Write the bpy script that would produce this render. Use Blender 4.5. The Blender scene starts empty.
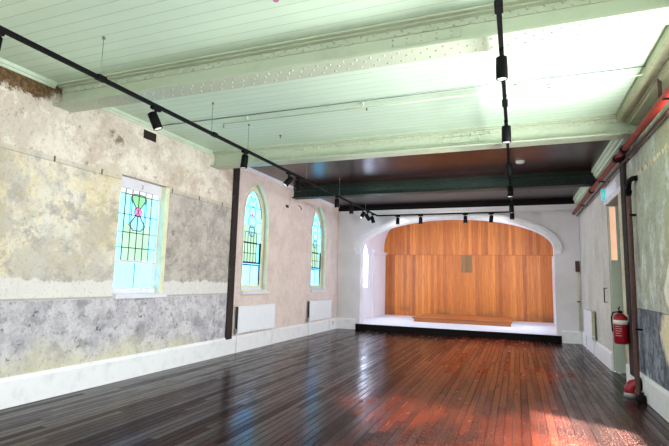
import bpy, bmesh, math, random
from mathutils import Vector, Matrix
from mathutils.geometry import tessellate_polygon
random.seed(7)
C = bpy.context.scene.collection
PI = math.pi
W, D = 7.18, 14.49          # room width, distance to the proscenium wall
HC, HB = 4.0, 3.70          # ceiling, underside of girders
YB = -3.2                   # rear wall
SB = 19.25                  # wooden back of the stage

# ------------------------------------------------------------------ node helpers
class NT:
    def __init__(s, name):
        s.m = bpy.data.materials.new(name); s.m.use_nodes = True
        s.t = s.m.node_tree; s.b = s.t.nodes['Principled BSDF']
        g = s.t.nodes.new('ShaderNodeNewGeometry'); s.pos = g.outputs['Position']
        sp = s.t.nodes.new('ShaderNodeSeparateXYZ'); s.t.links.new(s.pos, sp.inputs[0])
        s.x, s.y, s.z = sp.outputs
    def put(s, sock, v):
        if isinstance(v, (int, float)): sock.default_value = v
        elif isinstance(v, (tuple, list)):
            sock.default_value = (tuple(v)+(1,))[:4] if sock.type == 'RGBA' else v
        else: s.t.links.new(v, sock)
    def math(s, op, a, b=0.0, c=None):
        n = s.t.nodes.new('ShaderNodeMath'); n.operation = op
        s.put(n.inputs[0], a); s.put(n.inputs[1], b)
        if c is not None: s.put(n.inputs[2], c)
        return n.outputs[0]
    def step(s, v, lo, hi, a=0.0, b=1.0):
        n = s.t.nodes.new('ShaderNodeMapRange'); n.interpolation_type = 'SMOOTHSTEP'
        s.put(n.inputs[0], v); s.put(n.inputs[1], lo); s.put(n.inputs[2], hi); s.put(n.inputs[3], a); s.put(n.inputs[4], b)
        return n.outputs[0]
    def band(s, v, lo, hi, soft=.02):
        return s.math('MULTIPLY', s.step(v, lo-soft, lo+soft), s.step(v, hi-soft, hi+soft, 1.0, 0.0))
    def mul(s, a, b): return s.math('MULTIPLY', a, b)
    def mix(s, f, a, b, mode='MIX'):
        n = s.t.nodes.new('ShaderNodeMix'); n.data_type = 'RGBA'; n.blend_type = mode
        s.put(n.inputs[0], f); s.put(n.inputs[6], a); s.put(n.inputs[7], b)
        return n.outputs[2]
    def vec(s, sx=1, sy=1, sz=1, off=(0, 0, 0), src=None):
        n = s.t.nodes.new('ShaderNodeMapping'); s.put(n.inputs[0], src or s.pos)
        n.inputs[3].default_value = (sx, sy, sz); n.inputs[1].default_value = off
        return n.outputs[0]
    def noise(s, scale, detail=4, rough=.6, dist=0, vec=None):
        n = s.t.nodes.new('ShaderNodeTexNoise'); s.put(n.inputs['Vector'], vec or s.pos)
        n.inputs['Scale'].default_value = scale; n.inputs['Detail'].default_value = detail
        n.inputs['Roughness'].default_value = rough; n.inputs['Distortion'].default_value = dist
        return n.outputs[0]
    def white(s, v):
        n = s.t.nodes.new('ShaderNodeTexWhiteNoise'); n.noise_dimensions = '1D'; s.put(n.inputs['W'], v); return n.outputs[0]
    def bump(s, h, strength=.3, dist=.01):
        n = s.t.nodes.new('ShaderNodeBump'); s.put(n.inputs['Height'], h)
        n.inputs['Strength'].default_value = strength; n.inputs['Distance'].default_value = dist
        s.t.links.new(n.outputs[0], s.b.inputs['Normal'])
    def out(s, col=None, rough=None, metal=None, spec=None):
        if col is not None: s.put(s.b.inputs['Base Color'], col)
        if rough is not None: s.put(s.b.inputs['Roughness'], rough)
        if metal is not None: s.put(s.b.inputs['Metallic'], metal)
        if spec is not None: s.put(s.b.inputs['Specular IOR Level'], spec)
        return s.m

def srgb(r, g, b):
    f = lambda c: (c/255/12.92) if c/255 <= .04045 else ((c/255+.055)/1.055)**2.4
    return (f(r), f(g), f(b))

def plain(name, rgb, rough=.5, metal=0, spec=.5, var=.08, sc=6):
    n = NT(name); c = srgb(*rgb)
    d = tuple(x*(1-var*3) for x in c)
    return n.out(n.mix(n.step(n.noise(sc, 5, .7), .45, .8), c, d), rough, metal, spec)

M = {}
M['white_paint'] = plain('white_gloss_paint', (238, 238, 240), .45, var=.05)
M['frame_white'] = plain('window_white_paint', (222, 220, 226), .4, var=.05)
M['reveal'] = plain('cream_reveal_plaster', (222, 222, 186), .8, var=.08)
M['black'] = plain('black_metal', (9, 9, 10), .6, 0, .12, var=.1)
M['lead'] = plain('lead_came', (40, 42, 46), .6, 0, .2)
M['dark_frame'] = plain('dark_sash', (20, 24, 28), .5, 0, .2)
M['radiator'] = plain('radiator_enamel', (236, 238, 243), .35, var=.02)
M['radiator_side'] = plain('radiator_inside', (70, 70, 70), .6)
M['red'] = plain('extinguisher_red', (150, 10, 34), .3, var=.05)
M['label_white'] = plain('label_white', (225, 222, 220), .5)
M['print'] = plain('label_print', (222, 190, 190), .5)
M['pipe_red'] = plain('red_oxide_pipe', (140, 40, 28), .45, 0, .3, var=.15, sc=14)
M['pipe_brown'] = plain('brown_pipe', (86, 58, 52), .5, 0, .3, var=.18, sc=20)
M['pale_pipe'] = plain('pale_green_pipe', (205, 222, 190), .5)
M['wire'] = plain('steel_wire', (120, 128, 120), .4, 0.3)
M['hole'] = plain('vent_dark', (38, 26, 20), .9)
M['green_metal'] = plain('dark_green_girder', (30, 44, 38), .45, 0, .25, var=.15)
M['door_green'] = plain('pale_green_door', (196, 208, 190), .45, var=.04)
M['grey_plastic'] = plain('grey_plastic', (150, 152, 150), .5)
M['stage_black'] = plain('stage_black', (14, 9, 9), .75, 0, .15, var=.15)
M['brass'] = plain('sprinkler_brass', (120, 104, 70), .35, .8)
M['stage_white'] = plain('stage_white', (210, 210, 214), .75, var=.03)

def emis(name, rgb, st, rough=.2):
    n = NT(name); c = rgb if isinstance(rgb[0], float) else srgb(*rgb)
    n.put(n.b.inputs['Emission Color'], n.mix(n.step(n.noise(3, 3), .35, .65), c, tuple(x*.86 for x in c)))
    n.b.inputs['Emission Strength'].default_value = st
    return n.out(tuple(x*.4 for x in c), rough)
GS = 1.9
M['g_cyan'] = emis('glass_cyan', (.17, .74, 1.25), 3.4)
M['g_green'] = emis('glass_pale_green', (.19, .32, .22), 3.2)
M['g_blue'] = emis('glass_pale_blue', (.17, .58, 1.2), 3.6)
M['g_cream'] = emis('glass_cream', (.50, .52, .50), 2.0)
M['g_leaf'] = emis('glass_leaf_green', (140, 205, 150), 1.2)
M['g_pink'] = emis('glass_pink', (236, 130, 185), 1.2)
M['g_mid'] = emis('glass_mid_blue', (138, 196, 218), 1.5)
M['g_stage'] = emis('glass_stage_daylight', (215, 230, 255), 24)
M['g_peach'] = emis('glass_peach_lit', (250, 200, 165), .85)
M['exit_green'] = emis('exit_sign_green', (40, 200, 190), .9)
M['exit_white'] = emis('exit_sign_white', (225, 220, 240), .45)
M['lens'] = emis('lamp_lens', (255, 250, 240), 1.0)
M['detector'] = plain('detector_plastic', (225, 222, 215), .5)

# floor: narrow boards along Y
def mat_floor():
    n = NT('dark_floorboards'); bw = .088
    u = n.math('DIVIDE', n.x, bw); idx = n.math('FLOOR', u); fr = n.math('FRACT', u)
    r1 = n.white(idx)
    grain = n.noise(3, 5, .65, .3, n.vec(16, .5, 1))
    fine = n.noise(7, 5, .75, 0, n.vec(16, 3, 1))
    seglen = n.math('ADD', n.math('DIVIDE', n.y, 2.6), n.mul(r1, 7))
    r2 = n.white(n.math('ADD', n.math('FLOOR', seglen), n.mul(idx, 13.7)))
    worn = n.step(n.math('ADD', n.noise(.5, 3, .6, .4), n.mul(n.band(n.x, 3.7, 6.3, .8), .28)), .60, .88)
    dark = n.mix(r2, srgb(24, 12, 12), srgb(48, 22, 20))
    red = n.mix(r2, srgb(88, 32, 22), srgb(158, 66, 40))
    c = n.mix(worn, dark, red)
    c = n.mix(n.mul(n.step(grain, .40, .8), .45), c, srgb(30, 14, 14))
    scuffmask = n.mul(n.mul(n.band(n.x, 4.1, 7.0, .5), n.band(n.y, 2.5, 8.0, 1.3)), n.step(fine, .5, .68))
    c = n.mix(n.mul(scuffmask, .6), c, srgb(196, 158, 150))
    seam = n.math('MAXIMUM', n.step(fr, .0, .09, 1, 0), n.step(fr, .93, 1.0, 0, 1))
    c = n.mix(n.mul(seam, .8), c, srgb(16, 9, 9))
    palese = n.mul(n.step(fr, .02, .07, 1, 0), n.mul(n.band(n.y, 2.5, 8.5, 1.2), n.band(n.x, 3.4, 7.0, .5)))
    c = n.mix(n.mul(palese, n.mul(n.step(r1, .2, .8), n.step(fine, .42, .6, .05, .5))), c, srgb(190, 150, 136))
    cross = n.band(n.y, 7.33, 7.35, .008)
    c = n.mix(n.mul(cross, .8), c, srgb(14, 8, 8))
    rough = n.step(n.noise(2.2, 4, .6, 0, n.vec(5, 1, 1)), .3, .75, .15, .30)
    wav = n.noise(1.0, 3, .5, 0, n.vec(7, .8, 1))
    tilt = n.mul(n.math('SUBTRACT', n.white(n.math('ADD', idx, n.mul(n.math('FLOOR', seglen), 3.3))), .5), fr)
    h = n.math('SUBTRACT', n.math('ADD', n.mul(wav, .35), n.mul(tilt, .8)), n.mul(seam, .5))
    n.bump(h, .40, .003)
    sk = n.step(n.white(n.math('ADD', n.mul(idx, 5.1), n.mul(n.math('FLOOR', seglen), 2.7))), 0, 1, .03, .22)
    sk = n.math('MULTIPLY', sk, n.math('SUBTRACT', 1.0, n.mul(seam, .95)))
    return n.out(c, n.math('ADD', rough, n.mul(seam, .4)), spec=sk)
M['floor'] = mat_floor()

def mat_boards(name, a, b, seamc, pitch=.14, off=0.0, rough=.5, seamw=.05, seamk=.7, axis='y', bumps=.3, streak=0):
    n = NT(name); v = n.y if axis == 'y' else n.x
    u = n.math('DIVIDE', n.math('ADD', v, off), pitch); idx = n.math('FLOOR', u); fr = n.math('FRACT', u)
    c = n.mix(n.white(idx), srgb(*a), srgb(*b))
    st = n.vec(1.2, 22, 1) if axis == 'y' else n.vec(22, 1, 1.2)
    if streak: c = n.mix(n.mul(n.step(n.noise(1.5, 5, .65, .2, st), .42, .75), streak), c, srgb(*seamc))
    else: c = n.mix(n.mul(n.step(n.noise(1.2, 3), .4, .7), .25), c, tuple(x*.85 for x in srgb(*a)))
    seam = n.math('MAXIMUM', n.step(fr, 0, seamw, 1, 0), n.step(fr, 1-seamw*.6, 1, 0, 1))
    c = n.mix(n.mul(seam, seamk), c, srgb(*seamc))
    n.bump(n.math('SUBTRACT', 1.0, seam), bumps, .006)
    return n.out(c, rough)
M['ceil_pale'] = mat_boards('pale_green_ceiling_boards', (208, 232, 208), (214, 236, 212), (120, 140, 110), .14, .035, .55, .05, .62)
M['ceil_dark'] = mat_boards('stained_ceiling_boards', (36, 16, 15), (60, 25, 22), (12, 5, 5), .14, .035, .26, .07, .8, streak=.4)
M['girder'] = plain('pale_green_girder_paint', (186, 197, 172), .45, var=.05, sc=3)
M['cornice'] = plain('pale_green_cornice', (205, 222, 198), .6, var=.06)
M['cornice_right'] = plain('shaded_olive_cornice', (166, 172, 140), .6, var=.12)  # olive tone paints in the shaded side of the nearer right cornice

def mat_wood():
    n = NT('orange_timber_wall'); pitch = .125
    u = n.math('DIVIDE', n.x, pitch); idx = n.math('FLOOR', u); fr = n.math('FRACT', u)
    up = n.step(n.z, 2.685, 2.69)
    key = n.math('ADD', idx, n.mul(up, 57.3))
    r = n.white(key); r2 = n.white(n.math('ADD', key, 11.1))
    c = n.mix(r, srgb(184, 98, 30), srgb(220, 134, 52))
    c = n.mix(n.step(r2, .80, .95, 0, .55), c, srgb(140, 68, 22))
    g = n.noise(1.6, 6, .62, .8, n.vec(16, 1, .9))
    c = n.mix(n.mul(n.step(g, .45, .72), .6), c, srgb(150, 68, 26))
    g2 = n.noise(3.0, 4, .6, .3, n.vec(20, 1, .5))
    c = n.mix(n.mul(n.step(g2, .52, .72), .45), c, srgb(240, 164, 88))
    c = n.mix(n.mul(n.mul(n.step(n.z, .2, .75, 1, 0), n.step(n.noise(1.3, 4), .42, .62)), .6), c, srgb(96, 62, 40))
    seam = n.step(fr, .0, .06, 1, 0)
    c = n.mix(n.mul(seam, .55), c, srgb(92, 36, 14))
    c = n.mix(n.mul(n.band(n.z, 2.68, 2.695, .006), .6), c, srgb(92, 36, 14))
    n.bump(n.math('SUBTRACT', 1.0, seam), .3, .004)
    return n.out(c, .45)
M['wood'] = mat_wood()
M['wood_panel'] = mat_boards('aged_hatch_boards', (128, 96, 58), (158, 118, 70), (90, 54, 28), .11, 0, .6, .06, .6, 'x', streak=.5)
M['platform'] = mat_boards('platform_timber', (170, 96, 44), (184, 110, 54), (110, 54, 24), .12, 0, .4, .05, .5, 'y')

# plasters -----------------------------------------------------------
def mat_left():
    n = NT('weathered_left_plaster'); S = srgb
    big = n.noise(1.3, 8, .7, .2); med = n.noise(4.2, 10, .74, .15, n.vec(1, 1, 1, (3, 7, 1))); fin = n.noise(22, 6, .75, .1)
    m2 = n.noise(2.9, 10, .76, .2, n.vec(1, 1, 1, (9, 2, 5))); crk = n.noise(8, 10, .8, .3, n.vec(1, 1, 1, (1, 1, 8)))
    gw0 = n.noise(1.1, 9, .72, .3, n.vec(1, 1, 1, (7, 1, 3)))
    # upper band
    up = n.mix(n.step(big, .42, .6), S(236, 226, 212), S(212, 200, 184))
    up = n.mix(n.mul(n.step(med, .54, .62), .8), up, S(238, 234, 216))
    up = n.mix(n.mul(n.step(m2, .58, .66), .7), up, S(160, 146, 134))
    up = n.mix(n.step(gw0, .5, .6, 0, .5), up, S(186, 164, 140))
    up = n.mix(n.mul(n.step(crk, .58, .64), .75), up, S(122, 100, 84))
    # middle
    midl = n.mix(n.step(med, .40, .62), S(236, 226, 194), S(226, 222, 212))
    midl = n.mix(n.mul(n.step(m2, .50, .60), .8), midl, S(150, 148, 144))
    midl = n.mix(n.mul(n.step(big, .50, .58), .6), midl, S(224, 204, 150))
    midl = n.mix(n.mul(n.step(crk, .60, .66), .6), midl, S(96, 94, 92))
    gw = n.noise(.75, 9, .7, .3, n.vec(1, 1, 1, (2, 5, 3)))
    midl = n.mix(n.step(gw, .47, .57, 0, .6), midl, S(168, 164, 156))
    midr = n.mix(n.step(med, .42, .6), S(190, 182, 174), S(154, 148, 144))
    midr = n.mix(n.mul(n.step(m2, .48, .60), .75), midr, S(118, 114, 114))
    midr = n.mix(n.mul(n.step(crk, .56, .64), .7), midr, S(72, 70, 72))
    midr = n.mix(n.mul(n.step(big, .56, .66), .5), midr, S(218, 206, 180))
    mid = n.mix(n.step(n.math('ADD', n.y, n.mul(big, 1.6)), 6.0, 7.2), midl, midr)
    # under the dado line
    lo = n.mix(n.step(med, .4, .6), S(216, 212, 214), S(186, 182, 188))
    lo = n.mix(n.mul(n.step(m2, .5, .6), .7), lo, S(144, 140, 146))
    lo = n.mix(n.mul(n.step(crk, .57, .62), .85), lo, S(64, 68, 74))
    lo = n.mix(n.mul(n.step(n.math('ADD', n.math('ADD', n.z, n.mul(big, 1.1)), n.mul(n.y, .06)), 1.15, 1.55, 1, 0), .7), lo, S(224, 218, 184))
    zj = n.math('ADD', n.z, n.mul(n.math('SUBTRACT', med, .5), .05))
    c = n.mix(n.step(zj, 3.0, 3.10), n.mix(.25, mid, up), up)
    # picture rail scar
    c = n.mix(n.mul(n.band(n.z, 2.985, 3.05, .006), .55), c, S(206, 196, 180))
    c = n.mix(n.mul(n.band(n.z, 2.98, 2.99, .006), .5), c, S(110, 96, 84))
    plug = n.mul(n.band(n.math('FRACT', n.math('DIVIDE', n.math('ADD', n.y, .32), .74)), .0, .035, .008), n.band(n.z, 2.985, 3.06, .005))
    c = n.mix(n.mul(plug, .9), c, S(50, 42, 38))
    # white patched band above the dado line
    wb = n.math('ADD', n.z, n.mul(n.math('SUBTRACT', m2, .5), .35))
    c = n.mix(n.mul(n.step(wb, 1.45, 1.49, 1, 0), .85), c, S(232, 228, 224))
    c = n.mix(n.step(n.z, 1.205, 1.215, 1, 0), c, lo)
    c = n.mix(n.mul(n.band(n.z, 1.215, 1.24, .006), .5), c, S(120, 116, 112))
    # bare brick by the first girder
    br = n.math('ADD', n.math('ADD', n.y, n.mul(med, .8)), n.mul(n.math('SUBTRACT', 3.95, n.z), 1.6))
    c = n.mix(n.mul(n.step(br, 4.55, 4.75, 1, 0), n.step(n.math('ADD', n.z, n.mul(n.math('SUBTRACT', crk, .5), .5)), 3.70, 3.76)), c,
              n.mix(n.step(fin, .4, .6), S(132, 104, 70), S(72, 56, 40)))
    ho = n.mul(n.band(n.y, 4.95, 5.22, .05), n.mul(n.band(n.z, 3.5, 3.68, .04), n.step(med, .45, .52)))
    c = n.mix(ho, c, S(140, 122, 98))
    # further bays: smooth pinkish plaster
    far = n.mix(n.step(big, .4, .62), S(228, 212, 204), S(214, 196, 188))
    far = n.mix(n.mul(n.step(med, .52, .64), .5), far, S(226, 216, 200))
    far = n.mix(n.mul(n.step(crk, .60, .66), n.step(n.z, .9, 1.9, .75, .12)), far, S(130, 104, 84))
    far = n.mix(n.mul(n.step(n.noise(9, 4, .7, 0, n.vec(1, 1, .3)), .55, .7), .35), far, S(186, 162, 146))
    c = n.mix(n.step(n.y, 8.2, 8.22), c, far)
    c = n.mix(n.mul(n.step(fin, .54, .66), .42), c, S(118, 108, 100))
    n.bump(n.math('ADD', n.math('ADD', n.mul(med, 1.0), n.mul(crk, .8)), n.mul(fin, .5)), .7, .03)
    return n.out(c, .9, spec=.2)
M['left'] = mat_left()

def mat_right():
    n = NT('weathered_right_plaster'); S = srgb
    big = n.noise(1.5, 8, .7, .2, n.vec(1, 1, .7, (4, 1, 2))); med = n.noise(4.0, 9, .74, .2, n.vec(1, 1, .5, (3, 7, 1)))
    crk = n.noise(9, 9, .8, .3, n.vec(1, 1, .7, (1, 5, 8))); fin = n.noise(24, 5, .75)
    up = n.mix(n.step(big, .4, .62), S(186, 192, 172), S(164, 166, 152))
    up = n.mix(n.mul(n.step(med, .53, .60), .7), up, S(216, 224, 224))
    up = n.mix(n.mul(n.step(crk, .54, .62), .65), up, S(116, 114, 102))
    up = n.mix(n.mul(n.mul(n.step(med, .47, .56), n.band(n.z, 1.4, 2.3, .25)), .6), up, S(224, 228, 222))
    up = n.mix(n.mul(n.step(n.y, 7.0, 6.6), n.mul(n.step(big, .48, .58), .5)), up, S(196, 190, 140))
    lo = n.mix(n.step(med, .42, .58), S(150, 156, 168), S(112, 118, 130))
    lo = n.mix(n.mul(n.step(crk, .48, .56), .8), lo, S(72, 76, 88))
    lo = n.mix(n.mul(n.step(big, .55, .62), .8), lo, S(204, 212, 214))
    pz = n.math('ADD', n.math('ADD', n.y, n.mul(crk, .5)), n.mul(n.math('ABSOLUTE', n.math('SUBTRACT', n.z, 1.0)), .8))
    lo = n.mix(n.step(pz, 7.35, 7.15), lo, S(238, 226, 196))
    c = n.mix(n.step(n.z, 1.255, 1.265, 1, 0), up, lo)
    c = n.mix(n.mul(n.band(n.z, 1.24, 1.255, .006), .7), c, S(96, 96, 98))
    pt = n.math('ADD', n.math('SUBTRACT', n.y, n.mul(n.z, .0)), n.mul(n.math('ABSOLUTE', n.math('SUBTRACT', n.z, 1.5)), .9))
    c = n.mix(n.mul(n.step(n.math('ADD', pt, n.mul(crk, .4)), 7.0, 6.92), n.step(n.z, 1.26, 1.27)), c, S(244, 240, 232))
    # rail scar
    c = n.mix(n.band(n.math('ADD', n.z, n.mul(n.math('SUBTRACT', crk, .5), .05)), 3.14, 3.20, .010), c, n.mix(n.step(crk, .45, .6), S(224, 214, 182), S(150, 128, 98)))
    far = n.mix(n.step(big, .4, .64), S(206, 206, 196), S(188, 186, 178))
    far = n.mix(n.mul(n.step(med, .5, .62), .5), far, S(214, 208, 204))
    far = n.mix(n.mul(n.step(crk, .6, .68), .35), far, S(150, 130, 116))
    c = n.mix(n.step(n.y, 8.44, 8.46), c, far)
    c = n.mix(n.mul(n.step(fin, .5, .65), .4), c, S(120, 118, 110))
    n.bump(n.math('ADD', n.mul(med, 1.0), n.mul(crk, .8)), .4, .015)
    return n.out(c, .85, spec=.25)
M['right'] = mat_right()

def mat_far():
    n = NT('old_white_far_wall'); S = srgb
    big = n.noise(.8, 5, .6); crk = n.noise(5, 8, .75, .8)
    c = n.mix(n.step(big, .4, .65), S(226, 222, 226), S(212, 210, 210))
    c = n.mix(n.mul(n.step(crk, .58, .68), .4), c, S(190, 186, 184))
    n.bump(crk, .2, .01)
    return n.out(c, .8)
M['far'] = mat_far()
M['back'] = plain('rear_white_plaster', (214, 214, 208), .9)
def mat_strip():
    n = NT('split_dark_timber'); S = srgb
    g = n.noise(6, 7, .75, .6, n.vec(1, 1, .35))
    c = n.mix(n.step(g, .4, .6), S(46, 30, 26), S(26, 18, 18))
    c = n.mix(n.step(g, .60, .66, 0, .8), c, S(150, 130, 106))
    n.bump(g, .8, .03)
    return n.out(c, .8)
M['strip'] = mat_strip()
def mat_strip_pale():
    n = NT('flaking_paint_over_timber'); S = srgb
    g = n.noise(5, 7, .75, .6, n.vec(1, 1, .5))
    c = n.mix(n.step(g, .40, .56), S(206, 204, 180), S(190, 180, 150))
    c = n.mix(n.step(g, .58, .62, 0, .9), c, S(140, 76, 50))
    n.bump(g, .5, .02)
    return n.out(c, .8)
M['strip_pale'] = mat_strip_pale()

# ------------------------------------------------------------------ mesh helpers
def box(bm, x0, y0, z0, x1, y1, z1, mi=0, bev=0):
    vs = [bm.verts.new(p) for p in ((x0, y0, z0), (x1, y0, z0), (x1, y1, z0), (x0, y1, z0), (x0, y0, z1), (x1, y0, z1), (x1, y1, z1), (x0, y1, z1))]
    fs = [bm.faces.new([vs[i] for i in q]) for q in ((0, 3, 2, 1), (4, 5, 6, 7), (0, 1, 5, 4), (1, 2, 6, 5), (2, 3, 7, 6), (3, 0, 4, 7))]
    for f in fs: f.material_index = mi
    if bev:
        es = list({e for f in fs for e in f.edges})
        bmesh.ops.bevel(bm, geom=es, offset=bev, segments=2, profile=.5, affect='EDGES')
    return bm
def B(*boxes, bev=0):
    bm = bmesh.new()
    for b in boxes: box(bm, *b[:6], mi=(b[6] if len(b) > 6 else 0), bev=bev)
    return bm
def tube(bm, pts, r, seg=12, mi=0, caps=True):
    pts = [Vector(p) for p in pts]; rings = []
    rs = r if isinstance(r, (list, tuple)) else [r]*len(pts)
    t0 = (pts[1]-pts[0]).normalized(); a = t0.orthogonal().normalized()
    for i, p in enumerate(pts):
        if i == 0: t = t0
        elif i == len(pts)-1: t = (pts[-1]-pts[-2]).normalized()
        else: t = ((pts[i]-pts[i-1]).normalized()+(pts[i+1]-pts[i]).normalized()).normalized()
        a = (a - t*a.dot(t)).normalized(); b = t.cross(a)
        rings.append([bm.verts.new(p+(a*math.cos(2*PI*k/seg)+b*math.sin(2*PI*k/seg))*rs[i]) for k in range(seg)])
    for i in range(len(rings)-1):
        for k in range(seg):
            f = bm.faces.new([rings[i][k], rings[i][(k+1) % seg], rings[i+1][(k+1) % seg], rings[i+1][k]]); f.smooth = True; f.material_index = mi
    if caps:
        f = bm.faces.new(rings[0][::-1]); f.material_index = mi
        f = bm.faces.new(rings[-1]); f.material_index = mi
    return bm
def T(pts, r, seg=12): return tube(bmesh.new(), pts, r, seg)
def lathe(bm, prof, seg=20, c=(0, 0, 0), mi=0):
    """prof: list of (radius, z)"""
    rings = [[bm.verts.new((c[0]+r*math.cos(2*PI*k/seg), c[1]+r*math.sin(2*PI*k/seg), c[2]+z)) for k in range(seg)] for r, z in prof]
    for i in range(len(rings)-1):
        for k in range(seg):
            f = bm.faces.new([rings[i][k], rings[i][(k+1) % seg], rings[i+1][(k+1) % seg], rings[i+1][k]]); f.smooth = True; f.material_index = mi
    bm.faces.new(rings[0][::-1]).material_index = mi; bm.faces.new(rings[-1]).material_index = mi
    return bm
def solid(loops, to3, a, b, bm=None, mi=0):
    """polygon with holes (2D loops) extruded between depths a and b; to3(u, v, d) -> point"""
    bm = bm or bmesh.new()
    tris = tessellate_polygon([[Vector((u, v, 0)) for u, v in lp] for lp in loops])
    flat = [p for lp in loops for p in lp]
    va = [bm.verts.new(to3(u, v, a)) for u, v in flat]; vb = [bm.verts.new(to3(u, v, b)) for u, v in flat]
    for t in tris:
        if len(set(t)) < 3: continue
        try: bm.faces.new([va[i] for i in t]).material_index = mi; bm.faces.new([vb[i] for i in reversed(t)]).material_index = mi
        except ValueError: pass
    k = 0
    for lp in loops:
        n = len(lp)
        for i in range(n):
            j = (i+1) % n
            bm.faces.new([va[k+i], va[k+j], vb[k+j], vb[k+i]]).material_index = mi
        k += n
    bmesh.ops.recalc_face_normals(bm, faces=bm.faces[:])
    return bm
XZ = lambda u, v, d: (u, d, v)
YZ = lambda u, v, d: (d, u, v)
def rect(a, b, c, d): return [(a, b), (c, b), (c, d), (a, d)]

def wloc(o):
    v = Vector(o.location)
    while o.parent: o = o.parent; v += Vector(o.location)
    return v
def obj(name, bm, mats, parent=None, loc=None):
    me = bpy.data.meshes.new(name)
    base = wloc(parent) if parent else Vector((0, 0, 0))
    off = base + (Vector(loc) if loc else Vector((0, 0, 0))) if parent else Vector(loc or (0, 0, 0))
    bmesh.ops.translate(bm, verts=bm.verts[:], vec=-off)
    bm.to_mesh(me); bm.free()
    o = bpy.data.objects.new(name, me); C.objects.link(o)
    o.location = off-base
    if parent: o.parent = parent
    for m in (mats if isinstance(mats, (list, tuple)) else [mats]): me.materials.append(m if not isinstance(m, str) else M[m])
    return o
def thing(name, label, cat, loc=(0, 0, 0), group=None):
    o = bpy.data.objects.new(name, None); o.empty_display_size = .1; C.objects.link(o); o.location = loc
    o['label'] = label; o['category'] = cat
    if group: o['group'] = group
    return o
def tag(o, label, cat, group=None):
    o['label'] = label; o['category'] = cat
    if group: o['group'] = group
    return o
def struct(name, bm, m, label=None, cat=None):
    o = obj(name, bm, m); o['kind'] = 'structure'
    if label: o['label'] = label
    if cat: o['category'] = cat
    return o
def sroot(name, label, cat, loc=(0, 0, 0)):
    o = thing(name, label, cat, loc); o['kind'] = 'structure'; return o

# ------------------------------------------------------------------ shell
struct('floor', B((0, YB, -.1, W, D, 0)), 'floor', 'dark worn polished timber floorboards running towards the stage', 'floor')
struct('ceiling', B((0, YB, HC, W, 7.5, HC+.1)), 'ceil_pale', 'pale green boarded ceiling over the nearer bays', 'ceiling')
struct('ceiling', B((0, 7.5, HC, W, D, HC+.1)), 'ceil_dark', 'dark red-brown boarded ceiling over the bays by the stage', 'ceiling')

def lancet(y0, y1, z0, zs, za, n=10):
    """pointed arch outline, counter-clockwise"""
    pts = [(y0, z0), (y1, z0), (y1, zs)]
    c = (y0+y1)/2; hw = (y1-y0)/2; h = za-zs
    R_ = (hw*hw+h*h)/(2*hw)
    a0 = math.asin(min(1, h/R_))
    for i in range(1, n+1):
        a = a0*i/n; pts.append((y1-R_+R_*math.cos(a), zs+R_*math.sin(a)))
    for i in range(n-1, 0, -1):
        a = a0*i/n; pts.append((y0+R_-R_*math.cos(a), zs+R_*math.sin(a)))
    pts.append((y0, zs))
    return pts
W1 = rect(5.24, 1.25, 6.30, 3.07)
W2 = lancet(8.64, 9.76, 1.27, 2.95, 3.76)
W3 = lancet(12.28, 13.40, 1.27, 2.95, 3.78)
struct('wall_left', solid([rect(YB, 0, D, HC), W1, W2, W3], YZ, 0, -.4), 'left', 'weathered peeling plaster wall on the left', 'wall')
RWIN = [rect(4.2, 1.0, 5.8, 3.45), rect(1.2, 1.1, 2.5, 3.3), rect(-2.2, 1.1, -.9, 3.3)]
DY0, DY1, DZ = 8.95, 10.22, 3.12
rw = [(YB, 0), (DY0, 0), (DY0, DZ), (DY1, DZ), (DY1, 0), (D, 0), (D, HC), (YB, HC)]
struct('wall_right', solid([rw]+RWIN, YZ, W, W+.35), 'right', 'blotched grey-green plaster wall on the right', 'wall')
struct('wall_back', solid([rect(0, 0, W, HC), rect(.8, .9, 2.4, 3.5), rect(2.9, .9, 4.4, 3.5), rect(4.9, .9, 6.4, 3.5)], XZ, YB-.3, YB), 'back', 'white wall behind the viewer', 'wall')

# proscenium wall with elliptical-headed opening
PX0, PX1, PZS, PB = .78, 6.53, 2.61, .93
def ell(x0, x1, zs, b, n=40, z0=None):
    cx, a = (x0+x1)/2, (x1-x0)/2
    p = [(cx+a*math.cos(PI*i/n), zs+b*math.sin(PI*i/n)) for i in range(n+1)]
    if z0 is not None: p = [(x0, z0), (x1, z0)] + p
    return p
e = ell(PX0, PX1, PZS, PB)
outl = [(0, 0), (PX0, 0)] + e[::-1] + [(PX1, 0), (W, 0), (W, 5.6), (0, 5.6)]
struct('wall_far', solid([outl], XZ, D, D+.4), 'far', 'grey-white wall around the arched stage opening', 'wall')
# moulding around the arch
def arch_band(bm, x0, x1, b, w0, w1, y0, y1, zs=PZS, z0=None, n=48):
    cx = (x0+x1)/2; a = (x1-x0)/2; prev = None
    for i in range(n+1):
        t = PI*i/n; c, s = math.cos(t), math.sin(t)
        q = [bm.verts.new((cx+(a+w)*c, y, zs+(b+w)*s)) for w, y in ((w0, y1), (w0, y0), (w1, y0), (w1, y1))]
        if prev:
            for k in range(4): bm.faces.new([prev[k], prev[(k+1) % 4], q[(k+1) % 4], q[k]]).smooth = k in (0, 2)
        else: bm.faces.new(q)
        prev = q
    bm.faces.new(prev[::-1])
bm = bmesh.new()
for w0, w1, y in ((-.005, .045, -.035), (.045, .075, -.004), (.075, .13, -.05), (.13, .155, -.008), (.155, .20, -.08)): arch_band(bm, PX0, PX1, PB, w0, w1, D+y, D+.02)
bmesh.ops.recalc_face_normals(bm, faces=bm.faces[:])
tr = sroot('trim_1', 'white stepped moulding around the stage arch', 'moulding', (3.65, D, PZS))
obj('arch_moulding', bm, 'white_paint', tr)
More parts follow.
